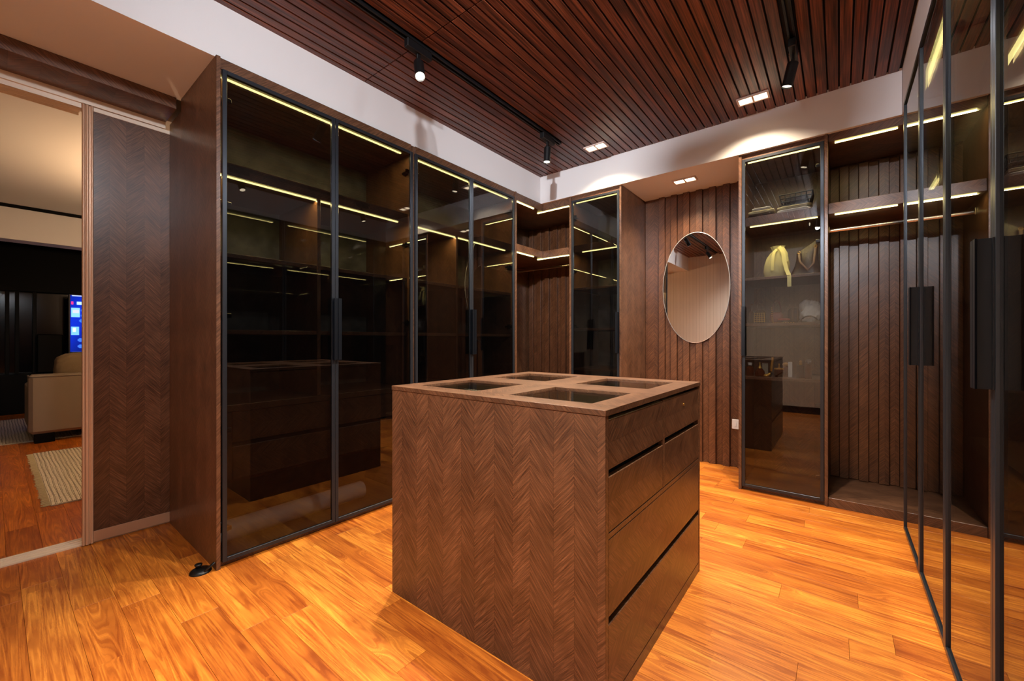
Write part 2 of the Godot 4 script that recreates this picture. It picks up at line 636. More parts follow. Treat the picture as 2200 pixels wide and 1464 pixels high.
func plank(parent: Node3D, x0: float, x1: float, y0: float, y1: float, z: float, o: float) -> void:
	part(bx(x0, y0, -0.60, x1, y1, z, 0.002, false, Vector2(o, o * 0.37)), "plank", M.batten, parent)

func battens(parent: Node3D, x0: float, x1: float, y0: float, y1: float, first := true) -> void:
	var x := x0
	var k := 0 if first else 1
	while x < x1 - 0.01:
		var w := minf(0.0565, x1 - x)
		plank(parent, x + 0.0007, x + w - 0.0007, y0, y1, -0.553 if k % 2 == 0 else -0.577, k * 0.173 - x)
		x += w
		k += 1

func shell() -> void:
	# floors, planks along x
	var fl := struct(bx(-0.98, -0.12, -0.8, 3.5, -0.012, FRONT + 0.3), "floor", M.dark_void, "orange oak plank floor of the dressing room")
	var lf := struct(bx(-8.0, -0.12, -2.2, -0.98, -0.012, 7.0), "floor", M.dark_void, "oak plank floor beyond the sliding door, in darker tints that stand in for dim light")
	var pitch := 0.1275
	for row in range(0, 38):
		var z1 := 3.272 + pitch * (7 - row + 0)
		var z0 := z1 - pitch
		if z1 < -0.6 or z0 > FRONT:
			continue
		var x := -0.86 - rng.randf() * 0.95
		while x < 2.68:
			var l := rng.randf_range(0.75, 1.25)
			var a := maxf(x, -0.86)
			var b := minf(x + l, 2.70)
			var need := (z1 > 0.0 and (b > 0.0 or z1 > 2.8)) or (b > 0.84 and a < 1.78)
			if b - a > 0.02 and need:
				var p := bx(a + 0.0004, -0.012, maxf(z0, -0.60) + 0.0004, b - 0.0004, 0.0, minf(z1, FRONT) - 0.0004, 0.0004, false, Vector2(rng.randf() * 1.6, rng.randf()))
				part(p, "plank", M.floor[rng.randi() % 5], fl)
			x += l
	for row in 14:
		var z1 := 4.2 - pitch * row
		var x := -7.5 - rng.randf() * 0.9
		while x < -0.99:
			var l := rng.randf_range(0.9, 1.3)
			var b := minf(x + l, -0.985)
			if b - x > 0.02:
				part(bx(x + 0.0004, -0.012, z1 - pitch + 0.0004, b - 0.0004, 0.0, z1 - 0.0004, 0.0004, false, Vector2(rng.randf() * 1.6, rng.randf())), "plank", M.floor[1 + rng.randi() % 3], lf)  # same oak in its darker tints only, painting in the weaker light
			x += l
	# ceiling of slats, pitch 58.5 mm, with a seam at z = 2
	var ce := struct(bx(-0.1, 2.79, -0.1, 2.8, 2.92, FRONT + 0.1), "ceiling", M.dark_void, "slatted red-brown timber ceiling with dark gaps")
	for k in 47:
		var xr := 2.650 - 0.0585 * k
		var xl := xr - 0.0585
		var a := maxf(xl + 0.0043, -0.025)
		var b := minf(xr - 0.0043, 2.655)
		if b - a < 0.01:
			continue
		var mid := (xl + xr) / 2
		var ends := [0.016, 1.998, 2.002, FRONT]
		if absf(mid - 2.157) < 0.02:
			ends = [0.016, 0.60]
		elif absf(mid - 0.519) < 0.02:
			ends = [0.016, 0.52]
		for e in range(0, ends.size(), 2):
			var g := G.new()
			g.rot = false
			g.off = Vector2.ZERO
			var lo := Vector3(a, CEIL, ends[e])
			var hi := Vector3(b, 2.786, ends[e + 1])
			g.box(lo, hi, 0.0015)
			var o := Vector2(rng.randf(), rng.randf())
			for i in g.t.size():
				g.t[i] = Vector2(g.v[i].z, g.v[i].x + g.v[i].y) + o
			part(g, "slat", M.slat[rng.randi() % 3], ce)
	# white dropped border above the cupboards
	struct(bx(-0.62, TOP, -0.62, -0.022, 2.79, FRONT), "trim_1", M.paint, "white dropped ceiling border above the left wardrobes", "ceiling border")
	struct(bx(-0.022, TOP, -0.62, RIGHT + 0.01, 2.787, 0.014), "trim_2", M.paint, "white dropped ceiling border along the back wall", "ceiling border")
	struct(bx(RIGHT + 0.012, TOP, -0.62, 3.4, 2.79, FRONT), "trim_3", M.paint, "white dropped ceiling border above the mirrored doors on the right", "ceiling border")
	# walls
	var wb := struct(bx(-1.0, -0.1, -0.78, 3.5, 2.95, -0.60), "wall_back", M.walnut, "back wall clad with dark chevron veneer battens")
	plank(wb, 0.842, 0.981, 0.001, TOP - 0.001, -0.577, 0.31)
	battens(wb, 0.982, 1.766, 0.001, TOP - 0.001)
	battens(wb, -0.578, 0.304, 0.03, 2.43)
	battens(wb, 2.303, 2.80, 0.063, 2.44, false)
	struct(bx(-0.955, -0.1, -0.6, -0.905, 2.95, 2.30), "wall_left", M.paint, "partition wall behind the left wardrobes")
	struct(bx(3.30, -0.1, -0.6, 3.45, 2.95, FRONT + 0.15), "wall_right", M.walnut, "side wall behind the mirrored wardrobes")
	struct(bx(-1.2, -0.1, FRONT, 3.5, 2.95, FRONT + 0.12), "wall_front", M.paper_wall, "beige pinstriped wallpapered wall behind the viewer")
	struct(bx(-0.84, 0, FRONT - 0.014, RIGHT, 0.10, FRONT), "baseboard_front", M.lacquer, "black skirting along the beige wallpapered wall")
	# head of the opening: timber pelmet, track, lintel
	struct(bx(-0.834, 2.435, 2.826, -0.602, 2.4995, FRONT, 0.001, true), "trim_4", M.walnut, "dark chevron veneer pelmet above the sliding door", "pelmet")
	struct(bx(-0.975, 2.448, 2.30, -0.836, 2.95, FRONT), "wall_left", M.paint, "lintel above the sliding door")
	var dr := struct(bx(-0.874, 0.012, 2.30, -0.846, 2.372, 3.134), "door_1", M.walnut, "dark chevron veneer sliding door with bronze stile, half open", "sliding door")
	var st := G.new()
	st.box(Vector3(-0.880, 0.006, 3.134), Vector3(-0.840, 2.394, 3.176), 0.002)
	for z: float in [3.140, 3.158, 3.172]:
		st.lathe([Vector2(0.0055 if z != 3.158 else 0.0075, 0.006), Vector2(0.0055 if z != 3.158 else 0.0075, 2.394)], 12, Transform3D(Basis(), Vector3(-0.8395, 0, z)))
	part(st, "stile", M.bronze, dr, "bronze grooved aluminium stile")
	part(bx(-0.878, 0.010, 2.30, -0.842, 0.068, 3.134, 0.001), "bottom_rail", M.bronze, dr)
	part(bx(-0.878, 2.372, 2.30, -0.842, 2.394, 3.134, 0.001), "top_rail", M.champagne, dr)
	var tr := G.new()
	tr.box(Vector3(-0.97, 2.397, 2.8265), Vector3(-0.836, 2.4465, FRONT), 0.001)
	for x: float in [-0.852, -0.888, -0.928, -0.968]:
		tr.box(Vector3(x, 2.372, 3.18), Vector3(x + 0.004, 2.397, FRONT), 0.0)
	struct(tr, "trim_5", M.champagne, "pale bronze top track of the sliding door", "door track")
	var bt := G.new()
	bt.box(Vector3(-0.972, 0.0, 2.30), Vector3(-0.858, 0.003, FRONT), 0.0)
	for x: float in [-0.972, -0.940, -0.905, -0.868]:
		bt.box(Vector3(x, 0.003, 2.30), Vector3(x + 0.010, 0.008, FRONT), 0.001)
	struct(bt, "trim_6", M.champagne, "pale bronze floor track of the sliding door", "door track")
	# room beyond
	struct(bx(-8.0, 2.62, -2.2, -5.0, 2.75, 7.0), "ceiling", M.lacquer, "ceiling at the far end of the living room, coloured black for its lack of light")  # near-black colour stands in for the unlit ceiling beyond the beam
	struct(bx(-5.0, 2.66, -2.2, -0.977, 2.80, 7.0), "ceiling", M.paint, "plain ceiling of the living room beyond the sliding door")
	struct(bx(-5.25, 2.262, -2.2, -5.002, 2.66, 7.0), "trim_7", M.paint, "plain ceiling beam across the living room", "beam")
	struct(bx(-8.0, -0.1, -2.2, -7.85, 2.95, 7.0), "wall_left", M.lacquer, "dark far wall of the living room")
	struct(bx(-8.0, -0.1, 7.0, -0.9, 2.95, 7.1), "wall_front", M.paint, "side wall of the living room")
	struct(bx(-8.0, -0.1, -2.3, -0.9, 2.95, -2.2), "wall_back", M.paint, "end wall of the living room")
	struct(bx(-0.977, -0.1, FRONT + 0.13, -0.9, 2.95, 7.0), "wall_right", M.paint, "living room wall beside the opening")
	struct(bx(-0.977, -0.1, -2.2, -0.956, 2.95, 2.29), "wall_right", M.paint, "living room side of the partition")

func wardrobes() -> void:
	left_cupboard("tall dark glass wardrobe with double doors beside the sliding door", 2.806, 1.186, true, 0.6015, 0.026, 1.175, 0.53, 0.018)
	left_cupboard("tall dark glass wardrobe with double doors, the farther one, beside the corner shelves", 1.619, 1.186, false, 0.5825, 0.012, 1.152, 0.469, 0.020, true)
	# open corner between them
	var t := thing("corner_wardrobe", "open L-shaped corner wardrobe with lit shelf and chrome rail", "wardrobe")
	var ell := PackedVector2Array([Vector2(-0.575, -0.598), Vector2(0.43, -0.598), Vector2(0.43, -0.012), Vector2(-0.012, -0.012), Vector2(-0.012, 0.305), Vector2(-0.575, 0.305)])
	var lo := PackedVector2Array([Vector2(-0.551, -0.598), Vector2(0.43, -0.598), Vector2(0.43, -0.01), Vector2(-0.01, -0.01), Vector2(-0.01, 0.305), Vector2(-0.551, 0.305)])
	part(G.new().prism(ell, 1, 2.43, TOP), "top_panel", M.walnut, t)
	part(G.new().prism(lo, 1, 1.95, 2.02), "lit_shelf", M.walnut, t)
	part(G.new().prism(ell, 1, 0.0, 0.06), "bottom_panel", M.walnut, t)
	part(bx(-0.62, 0.06, -0.575, -0.60, 2.447, 0.43), "side_panel", M.walnut, t)
	for y: float in [2.429, 1.949]:
		led(t, Vector3(-0.032, y, 0.12), Vector3(-0.032, y, 0.41), 0.28)
		led(t, Vector3(-0.09, y, -0.032), Vector3(0.285, y, -0.032), 0.28)
	var rod := G.new()
	rod.tube([Vector3(-0.598, 1.905, -0.29), Vector3(0.303, 1.905, -0.29)], 0.0075, 12, 2.0)
	part(rod, "hanging_rail", M.chrome, t)
	# narrow glass cupboard right of the corner
	t = thing("glass_cupboard", "narrow single-door dark glass cupboard between the corner shelves and the oval mirror", "cupboard", Vector3(0.307, 0, 0), 0, "single-door glass cupboards on the back wall")
	part(bx(0, 0, -0.60, 0.020, TOP, 0, 0.001), "side_panel", M.walnut, t)
	part(bx(0.514, 0, -0.60, 0.532, TOP, 0, 0.001, false, Vector2(0.3, 0.2)), "side_panel", M.walnut, t)
	narrow(t, 0.020, 0.514, [1.60, 1.21, 0.825, 0.44], [Vector2(0.055, 0.50), Vector2(0.105, 0.50)], M.stone)
	glass_door(t, 0.023, 0.511, 0.028, 2.460, 1, M.glass, [0.18, 0.67, 1.24, 1.795, 2.31])
	# glass cupboard with the bags
	t = thing("glass_cupboard", "single-door dark glass cupboard displaying bags and perfume, right of the oval mirror", "cupboard", Vector3(1.767, 0, 0), 0, "single-door glass cupboards on the back wall")
	part(bx(0, 0, -0.60, 0.020, TOP, 0, 0.001, false, Vector2(0.15, 0)), "side_panel", M.walnut, t)
	part(bx(0.514, 0, -0.60, 0.532, TOP, 0, 0.001, false, Vector2(0.45, 0)), "side_panel", M.walnut, t)
	narrow(t, 0.020, 0.514, [1.562, 1.222, 0.826], [Vector2(0.055, 0.485), Vector2(0.065, 0.475)], M.walnut, 0.85)
	glass_door(t, 0.023, 0.511, 0.028, 2.460, -1, M.display_glass, [0.18, 0.67, 1.24, 1.795, 2.31])
	# open hanging bay
	t = thing("open_wardrobe", "open hanging wardrobe bay with lit shelf and chrome rail beside the mirrored doors", "wardrobe", Vector3(2.30, 0, 0))
	part(bx(0.0005, 2.447, -0.552, 0.50, TOP, -0.012, 0.001, true), "top_panel", M.walnut, t)
	part(bx(0.0005, 0, -0.598, 0.50, 0.06, -0.006, 0.001, true), "bottom_panel", M.walnut, t)
	part(bx(0.48, 0.061, -0.552, 0.50, 2.446, -0.02, 0.001), "side_panel", M.walnut, t)
	part(bx(0.0005, 1.965, -0.552, 0.479, 2.035, -0.02, 0.001, true), "lit_shelf", M.walnut, t)
	led(t, Vector3(0.035, 2.446, -0.04), Vector3(0.345, 2.446, -0.04), 0.28)
	led(t, Vector3(0.035, 1.964, -0.042), Vector3(0.345, 1.964, -0.042), 0.28)
	rod = G.new()
	rod.tube([Vector3(0.002, 1.905, -0.27), Vector3(0.478, 1.905, -0.27)], 0.0075, 12, 2.0)
	rod.box(Vector3(0.0005, 1.885, -0.285), Vector3(0.006, 1.93, -0.255), 0.001)
	part(rod, "hanging_rail", M.chrome, t)
	# mirrored wardrobes on the right
	var words := ["nearest the back wall", "in the middle of the right wall", "nearest the viewer"]
	for k in 3:
		t = thing("mirrored_wardrobe", "wardrobe with tall reflective black glass doors, %s" % words[k], "wardrobe", Vector3(RIGHT, 0, 0.195 + 1.185 * k), -PI / 2, "wardrobes with reflective doors on the right")
		part(bx(0.001, 0, -0.60, 0.018, TOP, -0.0225), "side_panel", M.walnut, t)
		part(bx(1.166, 0, -0.60, 1.184, TOP, -0.0225), "side_panel", M.walnut, t)
		part(bx(0.018, 2.47, -0.60, 1.166, TOP, -0.0225), "top_panel", M.walnut, t)
		part(bx(0.018, 0, -0.60, 1.166, 0.026, -0.03), "bottom_panel", M.walnut, t)
		part(bx(0.018, 0.026, -0.60, 1.166, 2.47, -0.58), "back_panel", M.walnut, t)
		part(bx(0.018, 1.95, -0.575, 1.166, 2.02, -0.08), "lit_shelf", M.walnut, t)
		part(bx(0.018, 0.755, -0.575, 1.166, 0.788, -0.06), "shelf", M.walnut, t)
		part(bx(0.59, 0.79, -0.575, 0.61, 1.949, -0.06), "divider", M.walnut, t)
		led(t, Vector3(0.10, 2.468, -0.06), Vector3(1.12, 2.468, -0.06), 0.28, 0.013)
		led(t, Vector3(0.08, 1.949, -0.10), Vector3(1.11, 1.949, -0.10), 0.28)
		glass_door(t, 0.003, 0.5915, 0.025, 2.49, 1, M.mirror_glass, [0.3, 1.24, 2.2])
		glass_door(t, 0.5935, 1.182, 0.025, 2.49, -1, M.mirror_glass, [0.3, 1.24, 2.2])
	struct(bx(RIGHT, 0, 3.751, RIGHT + 0.02, TOP, FRONT), "trim_8", M.walnut, "veneer filler beside the mirrored wardrobes", "filler")
	struct(bx(RIGHT + 0.03, 0, 0.001, RIGHT + 0.05, TOP, 0.19), "trim_9", M.black, "dark filler beside the mirrored wardrobes", "filler")

func narrow(t: Node3D, a: float, b: float, ys: Array, l: Array, back: Material, k := 1.0) -> void:
	part(bx(a, 2.447, -0.60, b, TOP, -0.0215, 0.001, true), "top_panel", M.walnut, t)
	part(bx(a, 2.462, -0.0212, b, TOP, -0.012, 0.001, true), "top_rail", M.walnut, t)
	part(bx(a, 0, -0.575, b, 0.026, -0.03), "bottom_panel", M.walnut, t)
	part(bx(a, 0.026, -0.599, b, 2.447, -0.578), "back_panel", back, t)
	lining_of(t, a, b, 1.965, -0.05, l[1].x, l[1].y, k)
	led(t, Vector3(l[0].x, 2.446, -0.045), Vector3(l[0].y, 2.446, -0.045), k)
	for y: float in ys:
		part(bx(a, y - 0.002, -0.577, b, y + 0.018, -0.035, 0.001), "shelf", M.walnut, t)

func island() -> void:
	var x0 := 0.803
	var x1 := 1.829
	var z0 := 1.345
	var z1 := 2.375
	var t := thing("island", "square chevron veneer drawer island with a glass-inset top in the middle of the room", "island")
	part(bx(x0 + 0.001, 0, z1 - 0.02, x1, 0.896, z1, 0.001, false, Vector2(0.197, 0)), "side_panel", M.walnut, t)
	part(bx(x0 + 0.001, 0, z0, x1, 0.896, z0 + 0.02, 0.001, false, Vector2(0.4, 0)), "side_panel", M.walnut, t)
	part(bx(x0, 0, z0 + 0.02, x0 + 0.02, 0.896, z1 - 0.02, 0.001), "back_panel", M.walnut, t)
	part(bx(x0 + 0.02, 0, z0 + 0.02, x1 - 0.02, 0.53, z1 - 0.02), "body", M.lacquer, t)
	part(bx(x1 - 0.02, 0, z0 + 0.02, x1 - 0.001, 0.045, z1 - 0.02, 0.001), "plinth", M.walnut, t)
	part(bx(x1 - 0.02, 0.531, z0 + 0.0205, x1 - 0.001, 0.548, z1 - 0.0205, 0.001), "rail", M.walnut, t)
	part(bx(x1 - 0.02, 0.55, 1.857, x1 - 0.0005, 0.886, 1.876, 0.001), "divider", M.walnut, t)
	# drawer fronts (along z), with dark finger slots above each lower one
	var fr := func(za: float, zb: float, ya: float, yb: float) -> MeshInstance3D:
		return part(bx(x1 - 0.019, ya, za, x1 - 0.001, yb, zb, 0.0012, true, Vector2(ya * 2.7, za)), "drawer", M.walnut, t)
	fr.call(z0 + 0.023, z1 - 0.023, 0.048, 0.278)
	fr.call(z0 + 0.023, z1 - 0.023, 0.302, 0.529)
	for q: Vector2 in [Vector2(z0 + 0.023, 1.855), Vector2(1.878, z1 - 0.023)]:
		fr.call(q.x, q.y, 0.551, 0.714)
		var d: MeshInstance3D = fr.call(q.x, q.y, 0.736, 0.884)
		if q.x < 1.5:
			part(G.new().lathe([Vector2(0, 0), Vector2(0.006, 0), Vector2(0.006, 0.002), Vector2(0, 0.002)], 16, Transform3D(Basis(Vector3.FORWARD, PI / 2), Vector3(x1 - 0.001, 0.838, 1.606))), "lock", M.gold, d)
	for y: Vector2 in [Vector2(0.27, 0.31), Vector2(0.71, 0.74)]:
		part(bx(x1 - 0.045, y.x, z0 + 0.021, x1 - 0.025, y.y, z1 - 0.021), "finger_slot", M.dark_void, t)
	# top with four openings
	var X := [x0 - 0.001, 0.893, 1.226, 1.398, 1.738, x1 + 0.002]
	var Z := [z0 - 0.002, 1.455, 1.79, 1.966, 2.283, z1 + 0.002]
	var top := G.new()
	var ya := 0.897
	var yb := 0.915
	top.rot = true
	top.box(Vector3(X[0], ya, Z[4]), Vector3(X[5], yb, Z[5]), 0.001)
	top.box(Vector3(X[0], ya, Z[0]), Vector3(X[5], yb, Z[1]), 0.001)
	top.box(Vector3(X[0], ya, Z[2]), Vector3(X[5], yb, Z[3]), 0.0)
	top.rot = false
	for r: Array in [[Z[1], Z[2]], [Z[3], Z[4]]]:
		top.box(Vector3(X[0], ya, r[0]), Vector3(X[1], yb, r[1]), 0.0)
		top.box(Vector3(X[2], ya, r[0]), Vector3(X[3], yb, r[1]), 0.0)
		top.box(Vector3(X[4], ya, r[0]), Vector3(X[5], yb, r[1]), 0.0)
	part(top, "top", M.walnut, t)
	for i in 2:
		for j in 2:
			var a := Vector2(X[1 + i * 2], Z[1 + j * 2])
			var b := Vector2(X[2 + i * 2], Z[2 + j * 2])
			part(bx(a.x + 0.0005, 0.904, a.y + 0.0005, b.x - 0.0005, 0.909, b.y - 0.0005), "glass_inset", M.clear, t)
			var tray := G.new()
			tray.box(Vector3(a.x - 0.03, 0.845, a.y - 0.03), Vector3(b.x + 0.03, 0.851, b.y + 0.03))
			for e: Array in [[a.x - 0.036, a.y - 0.036, a.x - 0.03, b.y + 0.036], [b.x + 0.03, a.y - 0.036, b.x + 0.036, b.y + 0.036], [a.x - 0.03, a.y - 0.036, b.x + 0.03, a.y - 0.03], [a.x - 0.03, b.y + 0.03, b.x + 0.03, b.y + 0.036]]:
				tray.box(Vector3(e[0], 0.845, e[1]), Vector3(e[2], 0.89, e[3]))
			if i == 1:
				for k in range(1, 4):
					var zz := lerpf(a.y, b.y, k / 4.0)
					tray.box(Vector3(a.x - 0.03, 0.851, zz - 0.003), Vector3(b.x + 0.03, 0.872, zz + 0.003))
			else:
				for k in 5:
					tray.tube([Vector3(a.x - 0.02, 0.860, lerpf(a.y, b.y, (k + 0.5) / 5.0)), Vector3(b.x + 0.02, 0.860, lerpf(a.y, b.y, (k + 0.5) / 5.0))], 0.018, 12, 0.7)
			part(tray, "lined_tray", M.lining, t)

# ---------------------------------------------------------------- lamps
func track_head(at: Vector3, tip: Vector3, label: String, e: float, wash := 0.0) -> void:
	var t := thing("spotlight", label, "spotlight", Vector3.ZERO, 0, "black cylinder spotlights on the ceiling tracks")
	part(bx(at.x - 0.017, 2.712, at.z - 0.085, at.x + 0.017, 2.7575, at.z + 0.085, 0.003), "adapter", M.black, t)
	var head := Vector3(at.x, 2.668, at.z)
	var d := (tip - head).normalized()
	var y := -d
	var x := y.cross(Vector3.BACK).normalized()
	var b := Basis(x, y, x.cross(y))
	var arm := G.new()
	arm.box(Vector3(at.x - 0.006, 2.672, at.z - 0.012), Vector3(at.x + 0.006, 2.7115, at.z + 0.012), 0.002)
	arm.lathe([Vector2(0, -0.008), Vector2(0.012, -0.008), Vector2(0.012, 0.008), Vector2(0, 0.008)], 14, Transform3D(Basis(Vector3.FORWARD, PI / 2), Vector3(at.x, 2.676, at.z)))
	part(arm, "arm", M.black, t)
	var L := (tip - head).length()
	var body := part(G.new().lathe([Vector2(0.026, -0.004), Vector2(0.0275, -0.002), Vector2(0.0275, 0.118), Vector2(0.025, 0.121), Vector2(0, 0.121)], 28, Transform3D(b, tip)).lathe([Vector2(0.026, -0.004), Vector2(0.0235, 0.004), Vector2(0.0235, 0.02)], 28, Transform3D(b, tip)), "lamp_body", M.black, t)
	part(G.new().lathe([Vector2(0, 0.001), Vector2(0.0233, 0.003), Vector2(0.0233, 0.006), Vector2(0, 0.006)], 24, Transform3D(b, tip)), "lamp_lens", M.lens, body)
	if wash > 0.0:
		spot(t, "wash", tip + d * 0.006, tip + d, wash, 46.0 if wash < 5.0 else 36.0, 1.0, 0.055 if wash < 5.0 else 0.024, WASH_COLOR)
		return
	spot(t, "beam", tip + d * 0.006, tip + d, e * 0.72, 50.0, 1.0, 0.022)
	spot(t, "spill", tip + d * 0.006, tip + d, e * 0.28, 82.0, 1.0, 0.022, WASH_COLOR)

func downlight(c: Vector3, label: String, e: float) -> void:
	var t := thing("downlight", label, "downlight", c, 0, "square twin downlights")
	var g := G.new()
	for q: Array in [[-0.095, -0.05, 0.095, -0.038], [-0.095, 0.038, 0.095, 0.05], [-0.095, -0.038, -0.083, 0.038], [0.083, -0.038, 0.095, 0.038], [-0.006, -0.038, 0.006, 0.038]]:
		g.box(Vector3(q[0], -0.012, q[1]), Vector3(q[2], 0.0, q[3]), 0.001)
	part(g, "trim_ring", M.white_trim, t)
	for s: float in [-0.0445, 0.0445]:
		part(bx(s - 0.038, -0.005, -0.038, s + 0.038, -0.001, 0.038), "lamp_lens", M.lens, t)
		spot(t, "beam", Vector3(s, -0.0075, 0), Vector3(s, -1, 0), e, 62.0, 0.8, 0.012)

func lamps() -> void:
	for q: Array in [[0.519, 0.52, "left"], [2.157, 0.60, "right"]]:
		var g := G.new()
		g.box(Vector3(q[0] - 0.018, 2.758, q[1]), Vector3(q[0] - 0.008, 2.785, FRONT - 0.2), 0.001)
		g.box(Vector3(q[0] + 0.008, 2.758, q[1]), Vector3(q[0] + 0.018, 2.785, FRONT - 0.2), 0.001)
		g.box(Vector3(q[0] - 0.018, 2.772, q[1]), Vector3(q[0] + 0.018, 2.786, FRONT - 0.2), 0.0)
		g.box(Vector3(q[0] - 0.018, 2.758, q[1] - 0.004), Vector3(q[0] + 0.018, 2.785, q[1]), 0.001)
		single(g, "lighting_track", M.black, "black lighting track recessed in the slatted ceiling, %s" % ("nearer the left wardrobes" if q[2] == "left" else "nearer the mirrored doors on the right"), "track", "black lighting tracks in the ceiling")
	track_head(Vector3(0.519, 0, 2.0), Vector3(0.57, 2.555, 2.03), "black spotlight on the left track, nearer the viewer, tilted forwards", SPOT)
	track_head(Vector3(0.519, 0, 0.70), Vector3(0.522, 2.545, 0.715), "black spotlight at the far end of the left track", SPOT)
	track_head(Vector3(0.519, 0, 3.32), Vector3(0.585, 2.565, 3.30), "black spotlight at the wallpaper end of the left track, seen in the oval mirror", SPOT * 1.4)
	track_head(Vector3(2.157, 0, 0.70), Vector3(2.128, 2.55, 0.69), "black spotlight at the far end of the right track, tilted to the left", SPOT)
	track_head(Vector3(2.157, 0, 2.0), Vector3(2.10, 2.552, 1.99), "black spotlight halfway along the right track, overhead", SPOT)
	track_head(Vector3(2.157, 0, 2.95), Vector3(2.15, 2.548, 2.99), "unseen black spotlight on the right track, placed to light the near floor and wallpapered wall", SPOT)  # out of view; placed to light the near floor and the wallpapered wall
	track_head(Vector3(2.157, 0, 3.32), Vector3(2.05, 2.655, 3.26), "unseen black spotlight on the right track, placed to light the border above the left wardrobes", SPOT, 3.5)  # out of view; aim and strength set to light the left border
	track_head(Vector3(2.157, 0, 3.72), Vector3(2.125, 2.668, 3.60), "unseen black spotlight at the near end of the right track, placed to light the back border", SPOT, 11.0)  # out of view; turned level to brighten the border on the back wall
	downlight(Vector3(0.733, CEIL, 0.276), "square twin downlight in the slatted ceiling, the left one above the corner", DOWN)
	downlight(Vector3(1.898, CEIL, 0.255), "square twin downlight in the slatted ceiling, the right one above the bag cupboard", DOWN)
	downlight(Vector3(1.315, TOP, -0.235), "small square twin downlight in the lowered soffit above the oval mirror", DOWN * 0.65)

# ---------------------------------------------------------------- things in the room
func oval(cx: float, cy: float, rx: float, ry: float, z: float, seg := 72) -> PackedVector3Array:
	var line := PackedVector3Array()
	for j in seg:
		var a := TAU * j / seg
		line.append(Vector3(cx + rx * cos(a), cy + ry * sin(a), z))
	return line

func small_things() -> void:
	# oval mirror
	var t := thing("oval_mirror", "frameless oval wall mirror hanging on the dark batten wall", "mirror")
	var c := Vector2(1.317, 1.60)
	var rx := 0.2935
	var ry := 0.511
	var g := G.new()
	g.grid([oval(c.x, c.y, rx - 0.004, ry - 0.004, -0.552), oval(c.x, c.y, rx - 0.004, ry - 0.004, -0.549)], true, true)
	g.grid([oval(c.x, c.y, rx, ry, -0.549), oval(c.x, c.y, rx, ry, -0.5455)], true, true)
	part(g, "backing", M.lacquer, t)
	g = G.new()
	g.grid([oval(c.x, c.y, rx, ry, -0.5455), oval(c.x, c.y, rx - 0.005, ry - 0.005, -0.5435)], true, false)
	part(g, "bevelled_rim", M.bevel, t)
	g = G.new()
	g.grid([oval(c.x, c.y, rx - 0.005, ry - 0.005, -0.5445), oval(c.x, c.y, rx - 0.005, ry - 0.005, -0.5435)], true, true)
	part(g, "mirror_face", M.mirror, t)
	# socket
	t = thing("wall_socket", "small white wall socket low on the batten wall beside the bag cupboard", "socket", Vector3(1.665, 0.382, -0.553))
	part(bx(-0.042, -0.042, 0, 0.042, 0.042, 0.008, 0.003), "face_plate", M.plastic, t)
	for s: float in [-0.016, 0.016]:
		part(bx(s - 0.010, -0.017, 0.008, s + 0.010, 0.017, 0.011, 0.002), "rocker_switch", M.plastic, t)
	# door stop
	t = thing("door_stop", "black dome-shaped floor door stop beside the left wardrobe", "door stop", Vector3(-0.052, 0, 2.855), 0.5)
	part(G.new().lathe([Vector2(0.045, 0), Vector2(0.044, 0.006), Vector2(0.038, 0.012), Vector2(0.026, 0.018), Vector2(0.0, 0.022)], 28, Transform3D(), false), "base", M.rubber, t)
	g = G.new()
	g.lathe([Vector2(0.0, 0.020), Vector2(0.012, 0.022), Vector2(0.011, 0.030), Vector2(0.016, 0.034), Vector2(0.016, 0.040), Vector2(0.010, 0.043), Vector2(0, 0.044)], 20, Transform3D(Basis(), Vector3(-0.012, -0.004, 0)), false)
	part(g, "knob", M.rubber, t)
	g = G.new()
	g.tube([Vector3(0.03, 0.008, 0.01), Vector3(0.045, 0.022, 0.006), Vector3(0.055, 0.034, -0.006), Vector3(0.058, 0.040, -0.018)], 0.008, 10, 0.6)
	part(g, "hook", M.rubber, t)
	# loose white cable
	g = G.new()
	var path := []
	for k in 15:
		var f := k / 14.0
		path.append(Vector3(-0.036, lerpf(1.92, 1.225, f), 0.965 + 0.10 * sin(f * PI * 1.05) + 0.03 * f))
	g.tube(path, 0.0022, 6)
	single(g, "loose_cable", M.cloth_white, "thin white cable hanging loose inside the farther left wardrobe", "cable")
	# film roll lying in the first wardrobe
	t = thing("protective_roll", "long pale plastic-wrapped roll lying on the floor of the left wardrobe", "roll")
	var along := Transform3D(Basis(Vector3.RIGHT, PI / 2), Vector3(-0.24, 0.083, 1.88))
	part(G.new().lathe([Vector2(0.022, 0), Vector2(0.050, 0.0), Vector2(0.055, 0.006), Vector2(0.055, 0.86), Vector2(0.050, 0.866), Vector2(0.022, 0.866), Vector2(0.022, 0.0)], 28, along), "wrapped_roll", M.film, t)
	part(G.new().lathe([Vector2(0.0205, -0.015), Vector2(0.0218, -0.015), Vector2(0.0218, 0.88), Vector2(0.0205, 0.88)], 20, along), "core_tube", M.card, t)

